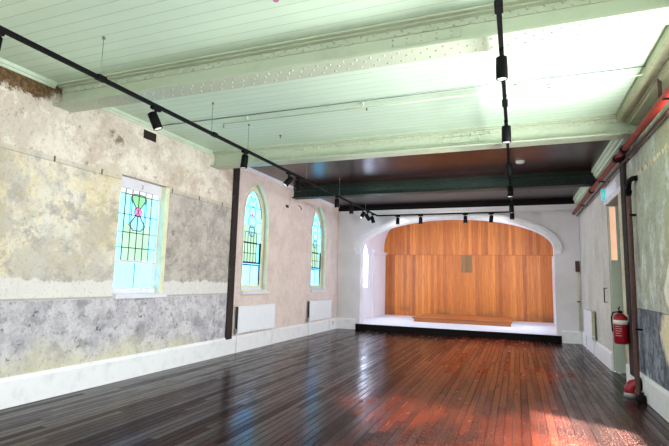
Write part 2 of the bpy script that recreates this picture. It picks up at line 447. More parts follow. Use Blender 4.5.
for x0, x1 in ((PX0-.21, PX0+.02), (PX1-.02, PX1+.21)):
    bm = B((x0, D-.08, PZS-.06, x1, D+.02, PZS), (x0+.02, D-.06, PZS-.11, x1-.02, D+.02, PZS-.06), (x0+.05, D-.04, PZS-.17, x1-.05, D+.02, PZS-.11), bev=.008)
    obj('corbel', bm, 'white_paint', tr)
# black edge line outside the moulding
# stage alcove
AX0, AX1 = .28, 6.83
SW = rect(15.75, 1.34, 16.85, 3.15)
def alc(x0, x1, hole):
    return solid([rect(D+.4, -.1, SB+.1, 2.7)]+([rect(15.75, 1.34, 16.85, 2.62)] if hole else []), YZ, x0, x1)
M['alcove'] = plain('alcove_white', (228, 228, 234), .8, var=.03)
SWL = lancet(15.72, 16.92, 1.32, 2.35, 2.97)
bmw = solid([rect(D+.4, -.1, SB+.1, 3.0), SWL], YZ, AX0-.3, AX0)
struct('wall_stage_left', bmw, 'alcove', 'white left side wall of the stage alcove', 'wall')
bmw = solid([rect(D+.4, -.1, SB+.1, 3.0), SWL], YZ, AX1, AX1+.3)
struct('wall_stage_right', bmw, 'alcove', 'white right side wall of the stage alcove', 'wall')
inn = ell(AX0, AX1, 3.0, 1.98); out_ = ell(AX0-.3, AX1+.3, 3.0, 2.28)
struct('ceiling_stage', solid([inn+out_[::-1]], XZ, D+.4, SB+.1), 'alcove', 'white curved vault over the stage', 'ceiling')
struct('wall_stage_back', solid([ell(AX0, AX1, 3.0, 1.98, z0=-.1)], XZ, SB, SB+.1), 'wood', 'orange timber board wall at the back of the stage', 'wall')
# pilaster + its capital on the stage side wall
tp = sroot('trim_2', 'white pilaster with small capital on stage side wall', 'pilaster', (AX0, 18.3, .19))
obj('shaft', B((AX0, 17.5, .19, AX0+.06, SB, 2.62)), 'alcove', tp)
obj('capital', B((AX0, 17.46, 2.62, AX0+.09, SB, 2.68), (AX0, 17.42, 2.68, AX0+.13, SB, 2.76), (AX0, 17.48, 2.54, AX0+.075, SB, 2.58), bev=.008), 'alcove', tp)
tp = sroot('trim_3', 'white pilaster hidden behind right side of stage arch', 'pilaster', (AX1, 18.3, .19))
obj('shaft', B((AX1-.06, 17.5, .19, AX1, SB, 2.62)), 'alcove', tp)

# stage
st = thing('stage', 'low stage with white deck and black front edge under the arch', 'stage', (3.65, D, 0))
obj('deck', B((AX0, D+.0, .02, AX1, SB, .19), ), 'stage_white', st)
obj('front_edge', B((.665, D-.05, 0, 6.65, D-.002, .165), (.665, D-.075, .165, 6.65, D-.002, .188), bev=.004), 'stage_black', st)
# wooden hatch
tag(obj('wall_hatch', B((3.46, SB-.012, 1.99, 3.90, SB, 2.685), bev=.003), 'wood_panel', loc=(3.68, SB, 2.34)), 'small square weathered brown board hatch in the orange timber wall', 'hatch')
pf = thing('platform', 'low orange timber platform step on the white stage', 'platform', (3.72, 17.6, .19))
obj('top', B((2.08, 16.44, .305, 5.36, 18.85, .345), bev=.006), 'platform', pf)
obj('base', B((2.13, 16.5, .19, 5.32, 18.8, .305)), 'platform', pf)

# ------------------------------------------------------------------ girders
def girder(Y, mname, label, x0=0.0, x1=W, rivet=True):
    g = thing('girder', label, 'girder', ((x0+x1)/2, Y, HB))
    bm = B((x0, Y-.012, HB+.02, x1, Y+.012, HC-.02))
    obj('web', bm, mname, g)
    bm = B((x0, Y-.14, HB, x1, Y+.14, HB+.022), bev=.003)
    # rivets under the flange
    if rivet:
        n = int((x1-x0)/.14)
        for i in range(n):
            for yy, o_ in ((-.08, 0), (-.02, .07), (.08, 0)):
                cx = x0+.05+i*.14+o_
                if cx < x1-.03: lathe(bm, [(.005, -.008), (.012, -.006), (.015, .001)], 6, (cx, Y+yy, HB))
    obj('bottom_flange', bm, mname, g)
    bm = B((x0, Y-.14, HC-.022, x1, Y+.14, HC), bev=.003)
    obj('top_flange', bm, mname, g)
    bm = bmesh.new()
    for s in (-1, 1):
        a, b = sorted((Y+s*.012, Y+s*.028)); box(bm, x0, a, HB+.022, x1, b, HB+.095); box(bm, x0, a, HC-.095, x1, b, HC-.022)
        a, b = sorted((Y+s*.012, Y+s*.085)); box(bm, x0, a, HB+.022, x1, b, HB+.034); box(bm, x0, a, HC-.034, x1, b, HC-.022)
    n = int((x1-x0)/.14)
    for i in range(n):
        for z, o_ in ((HB+.065, 0), (HC-.045, 0), (HC-.08, .07)):
            cx = x0+.07+i*.14+o_
            if cx < x1-.03: tube(bm, [(cx, Y-.026, z), (cx, Y-.040, z), (cx, Y-.046, z)], [.017, .014, .005], 6)
    obj('angle_iron', bm, mname, g)
    bm = B((x0+4.4, Y-.024, HB+.1, x0+5.1, Y-.012, HC-.1), bev=.002)
    for i in range(5):
        for z in (HB+.125, HC-.125): tube(bm, [(x0+4.46+i*.14, Y-.022, z), (x0+4.46+i*.14, Y-.036, z)], [.015, .008], 6)
    obj('splice_plate', bm, mname, g)
    return g
girder(4.17, 'girder', 'pale green riveted steel girder nearest the viewer')
girder(7.50, 'girder', 'pale green riveted steel girder where dark ceiling begins')
girder(11.05, 'green_metal', 'dark green riveted girder under the dark ceiling', .0, W)
tag(obj('wall_plate', B((0, D-.12, HC-.09, W, D-.001, HC), (0, D-.06, HC-.14, W, D-.001, HC-.09)), 'stage_black'), 'dark timber plate along the ceiling above the stage arch', 'beam')

# ------------------------------------------------------------------ cornices, rails, baseboards
def prof_y(prof, y0, y1):
    return solid([prof], lambda u, v, d: (u, d, v), y0, y1)
lc = [(0, 3.925), (.018, 3.925), (.022, 3.955), (.04, 3.96), (.05, 4.0), (0, 4.0)]
k = 4
for (a, b) in ((YB, 4.03), (4.31, 7.36), (7.64, 10.91), (11.19, D)):
    struct('trim_%d' % k, prof_y(lc, a, b), 'cornice' if b < 8 else 'frame_white', 'narrow cornice on left wall, bay %s' % {4: 'nearest viewer', 5: 'above square window', 6: 'above nearer arched window', 7: 'above farther arched window'}[k], 'cornice'); k += 1
rc = [(W, 4.0), (6.90, 4.0), (6.90, 3.90), (6.93, 3.885), (7.02, 3.885), (7.02, 3.86), (7.04, 3.855), (7.05, 3.83), (7.12, 3.82), (W, 3.82)]
rc2 = [(W, 4.0), (7.05, 4.0), (7.05, 3.94), (7.08, 3.93), (7.08, 3.87), (7.11, 3.86), (7.11, 3.81), (W, 3.81)]
for (a, b) in ((YB, 4.03), (4.31, 7.36), (7.64, 10.91), (11.19, D)):
    struct('trim_%d' % k, prof_y(rc if b < 7.5 else rc2, a, b), 'cornice_right' if b < 8 else 'cornice', 'deep stepped cornice on right wall, bay %s' % {8: 'nearest viewer', 9: 'before the dark ceiling', 10: 'first of dark ceiling', 11: 'by the stage'}[k], 'cornice'); k += 1
bp_ = [(0, 0), (.035, 0), (.035, .30), (.022, .325), (.018, .345), (0, .345)]
struct('baseboard_left', prof_y(bp_, YB, D), 'white_paint', 'tall white baseboard along the left wall', 'baseboard')
bpr = [(W-a, b) for a, b in bp_][::-1]
struct('baseboard_right', prof_y(bpr, YB, DY0), 'white_paint', 'white baseboard on right wall near viewer', 'baseboard')
struct('baseboard_right', prof_y(bpr, DY1, D), 'white_paint', 'white baseboard on right wall past the doorway', 'baseboard')
bf = lambda x0, x1: solid([[(D-a, b) for a, b in bp_][::-1]], lambda u, v, d: (d, u, v), x0, x1)
struct('baseboard_far', bf(0.036, .66), 'white_paint', 'white baseboard left of the stage', 'baseboard')
struct('baseboard_far', bf(6.655, W-.036), 'white_paint', 'white baseboard right of the stage', 'baseboard')
struct('trim_12', B((0, YB, 1.205, .018, 5.2, 1.235), (0, 6.34, 1.205, .018, 8.13, 1.235), bev=.004), M['left'], 'thin plaster ledge on the left wall level with sill', 'rail')

# timber remains of a removed partition
tag(obj('timber_post', B((0, 8.16, .30, .035, 8.37, 3.91), bev=.01), 'strip', loc=(0, 8.27, .3)), 'dark split timber post on left wall beside arched window', 'post')
tag(obj('timber_post', B((W-.045, 8.34, .22, W, 8.62, 3.76), bev=.01), 'strip', loc=(W, 8.5, .22)), 'dark split timber post on right wall beside fire extinguisher', 'post')
struct('trim_13', B((W-.03, 8.63, 0.345, W, 8.94, 3.12), bev=.008), 'strip_pale', 'flaking painted door casing beside dark post', 'casing')
struct('trim_14', B((W-.03, 8.70, 3.12, W, DY1+.08, 3.22), bev=.006), M['exit_white'] if 0 else 'white_paint', 'white lintel casing above right doorway', 'casing')

# ------------------------------------------------------------------ left windows
def bars(lines, x, w, d=.012):
    """lead cames: list of polylines in (y, z)"""
    bm = bmesh.new()
    for ln in lines:
        tube(bm, [(x, a, b) for a, b in ln], w, 5)
    return bm
def clipx(y, z0, outline_top): return
def inset(lp, d):
    n = len(lp); out = []
    for i in range(n):
        p0, p, p1 = Vector(lp[i-1]), Vector(lp[i]), Vector(lp[(i+1) % n])
        a = (p-p0).normalized(); b = (p1-p).normalized()
        na = Vector((-a.y, a.x)); nb = Vector((-b.y, b.x)); m = (na+nb)
        m = m/max(.3, m.dot(na)) if m.length > 1e-6 else na
        out.append(tuple(p+m*d))
    return out
def face_poly(bm, pts, x, mi):
    tris = tessellate_polygon([[Vector((a, b, 0)) for a, b in pts]])
    v0 = [bm.verts.new((x, a, b)) for a, b in pts]; v1 = [bm.verts.new((x-.004, a, b)) for a, b in pts]
    for t in tris:
        try: bm.faces.new([v0[i] for i in t]).material_index = mi; bm.faces.new([v1[i] for i in reversed(t)]).material_index = mi
        except ValueError: pass
    n = len(pts)
    for i in range(n): bm.faces.new([v0[i], v0[(i+1) % n], v1[(i+1) % n], v1[i]]).material_index = mi
GM = ['g_cyan', 'g_green', 'g_blue', 'g_cream', 'g_leaf', 'g_pink', 'g_mid']
def circ(cy, cz, ry, rz, n=16): return [(cy+ry*math.cos(2*PI*i/n), cz+rz*math.sin(2*PI*i/n)) for i in range(n)]

# window 1, square headed
w = sroot('window_1', 'square-headed leadlight window with pink flower motif', 'window', (0, 5.77, 1.25))
GX = -.14
obj('frame', solid([inset(W1, .0), rect(5.33, 1.36, 6.17, 2.90)], YZ, GX-.03, GX+.03), 'frame_white', w)
obj('header_board', B((GX+.03, 5.26, 2.90, GX+.055, 6.2, 3.06), bev=.004), 'frame_white', w)
obj('meeting_rail', B((GX-.02, 5.33, 1.745, GX+.04, 6.17, 1.785), bev=.004), 'frame_white', w)
obj('reveal', B((GX+.03, 6.20, 1.27, -.003, 6.298, 3.06)), 'reveal', w)
obj('sill', B((GX, 5.25, 1.20, .07, 6.32, 1.27), (GX+.03, 5.26, 1.27, GX+.05, 6.2, 1.36), bev=.008), 'frame_white', w)
bm = bmesh.new(); x = GX-.004
ya, yb, za, zb = 5.33, 6.17, 1.785, 2.90
face_poly(bm, rect(ya, 1.36, yb, 1.76), x, 2)
face_poly(bm, rect(ya, za, yb, zb), x, 0)
face_poly(bm, rect(ya+.13, za, yb-.13, 2.82), x+.004, 1)
face_poly(bm, rect(ya, 2.82, yb, zb), x+.006, 3)
face_poly(bm, rect(5.50, 2.36, 5.99, 2.80), x+.008, 0)
obj('panes', bm, [M[g] for g in GM], w)
bm = bmesh.new(); cy, cz = 5.74, 2.56
face_poly(bm, [(cy-.08, cz-.30), (cy+.08, cz-.30), (cy+.17, cz-.22), (cy+.17, cz+.22), (cy+.10, cz+.28), (cy-.10, cz+.28), (cy-.17, cz+.22), (cy-.17, cz-.22)], x+.014, 6)
face_poly(bm, [(cy-.17, cz+.20), (cy, cz+.03), (cy+.17, cz+.20), (cy+.09, cz+.27), (cy-.09, cz+.27)], x+.018, 4)
face_poly(bm, [(cy-.17, cz-.20), (cy-.17, cz+.17), (cy-.03, cz)], x+.018, 2)
face_poly(bm, [(cy+.17, cz+.17), (cy+.17, cz-.20), (cy+.03, cz)], x+.018, 2)
face_poly(bm, circ(cy, cz, .075, .07), x+.024, 5)
obj('flower_motif', bm, [M[g] for g in GM], w)
L = [[(y_, za), (y_, zb)] for y_ in (5.46, 5.60, 5.74, 5.88, 6.02)]
L += [[(ya, z_), (yb, z_)] for z_ in (2.82, 2.50, 2.22, 1.98)] + [[(5.75, 1.36), (5.75, 1.76)]]
L += [[(cy-.15, cz+.2), (cy+.15, cz-.2)], [(cy+.15, cz+.2), (cy-.15, cz-.2)]]
L += [circ(cy, cz, .078, .073)+[(cy+.078, cz)]]
L += [[(cy-.08, cz-.30), (cy+.08, cz-.30), (cy+.17, cz-.22), (cy+.17, cz+.22), (cy+.10, cz+.28), (cy-.10, cz+.28), (cy-.17, cz+.22), (cy-.17, cz-.22), (cy-.08, cz-.30)]]
obj('lead_lines', bars(L, x+.02, .007), 'lead', w)
obj('catch', bars([[(5.74, 2.93), (5.755, 2.96), (5.75, 2.99), (5.735, 3.0)]], GX+.065, .004), 'black', w)

def arched(idx, WN, label):
    y0, y1 = WN[0][0], WN[1][0]; c = (y0+y1)/2
    w = sroot('window_%d' % idx, label, 'window', (0, c, WN[0][1]))
    zt = max(p[1] for p in WN)
    G = lancet(y0+.16, y1-.14, 1.40, 2.95, zt-.17)
    obj('frame', solid([lancet(y0+.001, y1-.001, 1.271, 2.95, zt-.001), G], YZ, GX-.03, GX+.02), 'reveal', w)
    # raised outer bead of the plaster reveal
    O = lancet(y0+.002, y1-.002, 1.272, 2.95, zt-.002); I = lancet(y0+.035, y1-.035, 1.30, 2.95, zt-.04)
    obj('reveal_bead', solid([O, I], YZ, -.06, .012), 'reveal', w)
    obj('sill', B((GX, y0+.01, 1.20, .08, y1+.04, 1.27), (GX+.02, y0+.1, 1.272, GX+.06, y1-.08, 1.34), bev=.008), 'frame_white', w)
    ya, yb = y0+.165, y1-.145; x = GX-.006
    bm = bmesh.new()
    up = lancet(ya, yb, 1.88, 2.95, zt-.175)
    face_poly(bm, up, x, 0)
    face_poly(bm, rect(ya, 1.40, yb, 1.88), x, 2)
    face_poly(bm, rect(ya+.12, 1.90, yb-.12, 2.78), x+.004, 1)
    obj('panes', bm, [M[g] for g in GM], w)
    cy, cz = (ya+yb)/2, 2.95
    bm = bmesh.new()
    face_poly(bm, circ(cy, cz+.12, .13, .13), x+.010, 2)
    face_poly(bm, circ(cy, cz-.10, .17, .14), x+.012, 0)
    face_poly(bm, circ(cy, cz-.32, .12, .13), x+.014, 6)
    face_poly(bm, circ(cy, cz+.06, .05, .05), x+.018, 5)
    obj('flower_motif', bm, [M[g] for g in GM], w)
    L = [circ(cy, cz+.12, .13, .13)+[(cy+.13, cz+.12)], circ(cy, cz-.10, .17, .14)+[(cy+.17, cz-.10)], circ(cy, cz-.32, .12, .13)+[(cy+.12, cz-.32)]]
    L += [[(ya, z_), (yb, z_)] for z_ in (3.18, 2.60, 2.12)] + [[(ya+.13+j*.125, 1.92), (ya+.13+j*.125, 2.58)] for j in range(5)]
    L += [[(cy, 1.42), (cy, 1.86)], [(ya, 2.86), (ya+.12, 2.86)], [(yb-.12, 2.86), (yb, 2.86)]]
    L += [[(cy-.2, 3.2), (cy-.08, 3.42), (cy, 3.3), (cy+.08, 3.42), (cy+.2, 3.2)]]
    L += [lancet(ya+.004, yb-.004, 1.89, 2.95, zt-.18)[2:]]
    obj('lead_lines', bars(L, x+.02, .008), 'lead', w)
    bm = B((GX-.01, ya, 2.34, GX+.035, yb, 2.37), (GX-.01, ya, 1.885, GX+.035, yb, 1.925), (GX-.01, yb-.03, 1.885, GX+.035, yb, 2.37), (GX-.01, ya, 1.84, GX+.02, yb, 1.87), (GX-.01, yb-.02, 1.4, GX+.02, yb, 1.87), bev=.003)
    obj('opening_sash', bm, 'dark_frame', w)
arched(2, W2, 'nearer tall arched leadlight window, above the nearer radiator')
arched(3, W3, 'farther tall arched leadlight window, next to the stage wall')
# stage side windows
for idx, x, s, lb in ((4, AX0-.1, 1, 'bright window in left side wall of the stage'), (5, AX1+.1, -1, 'window in right side wall of the stage behind the arch')):
    w = sroot('window_%d' % idx, lb, 'window', (x, 16.3, 1.34))
    bm = bmesh.new(); face_poly(bm, lancet(15.74, 16.90, 1.34, 2.35, 2.95), x, 0); obj('panes', bm, 'g_stage', w)
    L = [[(15.74, z_), (16.84, z_)] for z_ in (1.9, 2.3)] + [[(y_, 1.36), (y_, 2.4)] for y_ in (16.1, 16.5)]
    obj('glazing_bars', bars(L, x+.02*s, .012), 'dark_frame', w)
# rear and right windows: plain frames
def gridframe(idx, to3, r, d, lb):
    w = sroot('window_%d' % idx, lb, 'window', to3((r[0][0]+r[1][0])/2, r[0][1], d))
    a, b, c_, e_ = r[0][0], r[0][1], r[2][0], r[2][1]; m = (a+c_)/2; h = (b+e_)/2
    obj('frame', solid([rect(a, b, c_, e_), rect(a+.06, b+.06, c_-.06, h-.02), rect(a+.06, h+.02, c_-.06, e_-.06)], to3, d, d+.05), 'frame_white', w)
for i, r in enumerate(RWIN): gridframe(6+i, YZ, r, W+.15, 'white framed window in right wall beside the viewer, %s' % ('nearest the stage', 'middle', 'rearmost')[i])
for i, r in enumerate((rect(.8, .9, 2.4, 3.5), rect(2.9, .9, 4.4, 3.5), rect(4.9, .9, 6.4, 3.5))): gridframe(9+i, XZ, r, YB-.2, 'white framed window behind the viewer, %s' % ('left', 'middle', 'right')[i])

# ------------------------------------------------------------------ doorway on the right
d = sroot('door_1', 'tall pale green door standing open, with lit peach glazed strip', 'door', (W+.02, DY1-.05, 0))
leaf = solid([rect(W+.02, .004, W+.85, DZ-.01), rect(W+.035, 2.06, W+.14, 3.09)], XZ, DY1-.065, DY1-.02)
obj('leaf', leaf, 'door_green', d)
obj('glass_strip', B((W+.035, DY1-.05, 2.06, W+.14, DY1-.03, 3.09)), 'g_peach', d)
struct('wall_lobby', solid([rect(W+.36, -.05, W+1.6, 3.6)], XZ, DY1+.0, DY1+.1), 'back', 'wall beyond the doorway', 'wall')
struct('wall_lobby', B((W+1.6, 7.9, -.05, W+1.7, DY1+.1, 3.6), (W+.36, 7.8, -.05, W+1.7, 7.9, 3.6)), 'back', 'wall beyond the doorway', 'wall')
struct('ceiling_lobby', B((W+.35, 7.8, 3.6, W+1.7, DY1+.1, 3.7)), 'back')
struct('floor_lobby', B((W, 7.8, -.12, W+1.7, DY1+.1, -.02)), 'floor')
hd = thing('pull_handle', 'slim black pull handle on the wall left of the doorway', 'handle', (W-.03, 10.75, 1.25))
obj('grip', T([(W-.05, 10.55, 1.25), (W-.05, 10.55, 1.54)], .010, 8), 'black', hd)
obj('mount', T([(W-.05, 10.55, 1.26), (W, 10.55, 1.26)], .008, 8), 'black', hd)
obj('mount', T([(W-.05, 10.55, 1.53), (W, 10.55, 1.53)], .008, 8), 'black', hd)
# exit sign
ex = thing('exit_sign', 'glowing green and white exit sign above the right doorway', 'exit sign', (W-.08, 9.7, 3.2))
obj('housing', B((W-.125, 9.92, 3.17, W-.001, 9.98, 3.40), (W-.04, 9.15, 3.225, W-.001, 9.92, 3.38), bev=.01), 'exit_white', ex)
obj('green_face', B((W-.12, 9.912, 3.18, W-.055, 9.92, 3.39), bev=.003), 'exit_green', ex)
bm = bmesh.new()   # running figure on the green face and on the long face
def man(bm, P, s):
    q = lambda a, b: P(a*s, b*s)
    tube(bm, [q(.0, .05), q(.01, .35)], .012*s*4, 6); tube(bm, [q(.01, .33), q(-.12, .2)], .02*s, 5); tube(bm, [q(.01, .33), q(.14, .25)], .02*s, 5)
    tube(bm, [q(0, .05), q(.12, -.08), q(.08, -.25)], .028*s, 5); tube(bm, [q(0, .05), q(-.1, -.12), q(-.22, -.16)], .028*s, 5)
    tube(bm, [q(.03, .42), q(.035, .5)], .05*s, 8)
man(bm, lambda a, b: (W-.088+a*.8, 9.908, 3.27+b), .14)
obj('running_figure', bm, 'exit_white', ex)

# ------------------------------------------------------------------ radiators
def radiator(y0, y1, label, side=1, z0=.40, z1=.96):
    X = lambda v: v if side > 0 else W-v
    def bx(a, ya, za, b, yb, zb): a, b = sorted((X(a), X(b))); return (a, ya, za, b, yb, zb)
    r = thing('radiator', label, 'radiator', (X(.06), (y0+y1)/2, z0), 'panel radiators')
    bm = B(bx(.095, y0, z0, .112, y1, z1), bev=.005)
    rs = 'radiator_side' if side > 0 else 'reveal'
    n = int((y1-y0)/.055)
    for i in range(n):
        ya = y0+.03+i*(y1-y0-.06)/n
        box(bm, *bx(.112, ya+.01, z0+.03, .116, ya+.04, z1-.03))
    obj('front_panel', bm, 'radiator', r)
    obj('back_panel', B(bx(.04, y0+.01, z0+.01, .052, y1-.01, z1-.01)), rs, r)
    bm = bmesh.new()
    for i in range(int((y1-y0)/.08)): box(bm, *bx(.052, y0+.05+i*.08, z0+.03, .095, y0+.054+i*.08, z1-.03))
    obj('fins', bm, rs, r)
    bm = B(bx(.035, y0+.01, z1, .112, y1-.01, z1+.006)); obj('top_grille', bm, 'radiator', r)
    for yy in (y0+.03, y1-.03):
        p = T([(X(.07), yy, z0+.02), (X(.07), yy, z0-.05), (X(.07), yy, .0)], .009, 8); obj('feed_pipe', p, 'white_paint', r)
    bm = bmesh.new(); tube(bm, [(X(.07), y0-.02, z0+.03), (X(.07), y0-.02, z0+.10)], .018, 10); tube(bm, [(X(.07), y0-.02, z0+.04), (X(.07), y0+.02, z0+.04)], .01, 8)
    obj('valve', bm, 'label_white', r)
    for yy in (y0+.3, y1-.3): obj('bracket', B(bx(.0, yy, z0+.1, .04, yy+.04, z1-.1)), 'radiator_side', r)
    return r
radiator(8.46, 10.05, 'white panel radiator under the nearer arched window')
radiator(12.08, 13.72, 'white panel radiator under the farther arched window')
radiator(12.02, 13.3, 'white panel radiator seen end-on on the right wall', -1, .36, 1.0)

# ------------------------------------------------------------------ pipes on the right
pp = thing('fire_pipe', 'long red sprinkler pipe running high along right wall', 'pipe', (7.04, 4, 3.57))
obj('pipe', T([(7.05, -3, 3.575), (7.05, D-.1, 3.575)], .045, 14), 'pipe_red', pp)
for y in (1.5, 4.6, 7.75, 8.3, 11.0):
    obj('coupling', T([(7.05, y-.06, 3.575), (7.05, y+.06, 3.575)], .058, 14), 'stage_black', pp)
for y in (.5, 3.0, 5.6, 8.1, 9.8, 12.6):
    obj('bracket', B((7.06, y-.015, 3.50, W, y+.015, 3.515), (7.0, y-.015, 3.515, 7.1, y+.015, 3.53)), 'stage_black', pp)
tag(obj('thin_pipe', T([(7.125, -3, 3.50), (7.125, D-.1, 3.50)], .018, 10), 'pipe_brown', loc=(7.12, 5, 3.5)), 'thin rusty brown pipe just under the red sprinkler pipe', 'pipe')
vp = thing('drop_pipe', 'brown vertical pipe on right wall beside dark timber post', 'pipe', (7.11, 8.22, 0))
pts = [(7.17, 7.66, 3.12), (7.12, 7.70, 3.12), (7.10, 7.78, 3.11), (7.10, 7.86, 3.06), (7.10, 7.89, 2.9), (7.10, 7.90, 1.5), (7.09, 7.91, .32), (7.09, 7.88, .05), (7.09, 7.88, .0)]
obj('pipe', T(pts, .034, 12), 'pipe_brown', vp)
bm = bmesh.new(); tube(bm, [(7.10, 7.885, 2.98), (7.10, 7.89, 2.93)], .046, 12); tube(bm, pts[:5], .037, 12)
obj('elbow', bm, 'black', vp)
for z in (2.6, .95): obj('clip', B((7.09, 7.85, z, W, 7.95, z+.025), bev=.004), 'black', vp)
el = thing('floor_elbow', 'stout red elbow pipe rising from floor into right wall', 'pipe', (7.0, 7.95, 0))
c0 = Vector((7.0, 7.98, 0))
pts = [c0+Vector((0, 0, .04)), c0+Vector((0, 0, .10)), c0+Vector((.010, 0, .14)), c0+Vector((.04, 0, .175)), c0+Vector((.09, 0, .19)), c0+Vector((.15, 0, .19))]
obj('elbow', T(pts, .068, 16), 'red', el)
obj('floor_flange', lathe(bmesh.new(), [(.075, 0), (.075, .06), (.055, .07)], 18, (7.0, 7.98, 0)), 'grey_plastic', el)
obj('wall_flange', T([(7.125, 7.98, .19), (7.155, 7.98, .19)], .095, 16), 'stage_black', el)
tag(obj('floor_valve', lathe(bmesh.new(), [(.05, 0), (.06, .02), (.05, .09), (.03, .10), (.03, .13)], 14, (7.09, 7.70, 0)), 'stage_black', loc=(7.09, 7.70, 0)), 'small dark valve fitting on floor by red elbow pipe', 'valve')
# far right conduit
cd = thing('wall_conduit', 'cream conduit up the far wall corner right of the stage', 'pipe', (7.1, D-.03, 0))
obj('pipe', T([(7.10, D-.03, .345), (7.10, D-.03, 2.18)], .018, 8), 'reveal', cd)
obj('junction_box', B((7.05, D-.07, 1.95, 7.15, D-.0, 2.25), bev=.01), 'pipe_brown', cd)
obj('clip', B((7.06, D-.055, 1.12, 7.14, D, 1.15)), 'black', cd)

# fire extinguisher
fe = thing('fire_extinguisher', 'red fire extinguisher hung by the right doorway', 'fire extinguisher', (7.03, 8.55, .68))
c0 = (7.03, 8.55, .68)
obj('cylinder', lathe(bmesh.new(), [(.085, 0), (.1, .02), (.1, .38), (.09, .42), (.055, .455), (.028, .47)], 24, c0), 'red', fe)
obj('band', lathe(bmesh.new(), [(.1015, .30), (.1015, .365)], 24, c0), 'label_white', fe)
for k_, (z, n_) in enumerate(((.27, 3), (.235, 4), (.20, 4), (.165, 3), (.13, 4))):
    bm = bmesh.new()
    for j in range(n_):
        a = -2.5+j*.22; r = .1012
        p = [(c0[0]+r*math.cos(a+t), c0[1]+r*math.sin(a+t), c0[2]+z) for t in (0, .11, .22)]
        tube(bm, p, .0045, 4)
    obj('printed_line', bm, 'print', fe)
obj('neck', lathe(bmesh.new(), [(.028, .465), (.028, .50), (.02, .51)], 14, c0), 'black', fe)
bm = bmesh.new(); tube(bm, [(c0[0], c0[1], 1.175), (c0[0]-.03, c0[1]-.06, 1.22), (c0[0]-.02, c0[1]-.10, 1.25)], .010, 6); tube(bm, [(c0[0], c0[1], 1.165), (c0[0]+.02, c0[1]-.10, 1.175)], .010, 6)
obj('handle', bm, 'black', fe)
obj('hose', T([(c0[0]-.02, c0[1], 1.17), (c0[0]-.09, c0[1]+.02, 1.16), (c0[0]-.118, c0[1]+.02, 1.08), (c0[0]-.115, c0[1]+.01, .95), (c0[0]-.113, c0[1], .86)], .010, 8), 'black', fe)
obj('wall_hook', B((7.13, 8.50, 1.02, 7.151, 8.60, 1.14)), 'grey_plastic', fe)

# ------------------------------------------------------------------ lighting track
ZT = 3.55; XL, XR, YF = 1.59, 5.45, 13.6
tk = thing('lighting_track', 'black suspended lighting track loop under the ceiling', 'lighting track', (3.5, 7, ZT))
s = .019
obj('left_rail', B((XL-s, -2.5, ZT-.02, XL+s, YF, ZT+.02)), 'black', tk)
obj('right_rail', B((XR-s, -2.5, ZT-.02, XR+s, YF, ZT+.02)), 'black', tk)
obj('far_rail', B((XL-s, YF-s, ZT-.02, XR+s, YF+s, ZT+.02)), 'black', tk)
for x in (XL, XR):
    for y in (-.7, 1.25, 3.36, 5.3, 8.7, 12.3): obj('joiner', B((x-.030, y-.05, ZT-.022, x+.030, y+.05, ZT+.03)), 'black', tk)
for x in (XL, XR):
    for y in (-.6, 1.4, 3.35, 5.23, 6.18, 8.4, 10.3, 12.4):
        obj('suspension_wire', tube(T([(x, y, ZT), (x, y, HC-.02)], .0035, 5), [(x, y, HC-.025), (x, y, HC-.002)], .016, 8), 'wire', tk)

def make_spot(tilt=0.35):
    r = thing('spotlight', '', 'spotlight', (0, 0, 0), 'track spotlights')
    obj('adapter', B((-.018, -.06, -.045, .018, .06, -.017), bev=.003), 'black', r)
    obj('stem', T([(0, 0, -.04), (0, 0, -.09)], .012, 8), 'black', r)
    bm = lathe(bmesh.new(), [(.030, .085), (.044, .078), (.046, 0), (.046, -.085), (.040, -.09), (.040, -.075)], 20)
    obj('head', bm, 'black', r).location = (0, 0, -.15)
    bm = lathe(bmesh.new(), [(.036, -.084), (.036, -.078)], 16)
    obj('lens', bm, 'lens', r).location = (0, 0, -.15)
    return r
proto = make_spot(); first = True
def dup(root):
    r = root.copy(); C.objects.link(r)
    for ch in root.children:
        c_ = ch.copy(); C.objects.link(c_); c_.parent = r
    return r
def spot(x, y, label, rz=0.0, tx=0.0, ty=0.0):
    global first
    r = proto if first else dup(proto); first = False
    r.location = (x, y, ZT); r.rotation_euler = (0, 0, rz); r.scale = (1.2, 1.2, 1.2) if y > 4.5 or x < 3 else (1.05, 1.05, 1.15); r['label'] = label
    for ch in r.children:
        if ch.name.split('.')[0] in ('head', 'lens'): ch.rotation_euler = (tx, ty, 0)
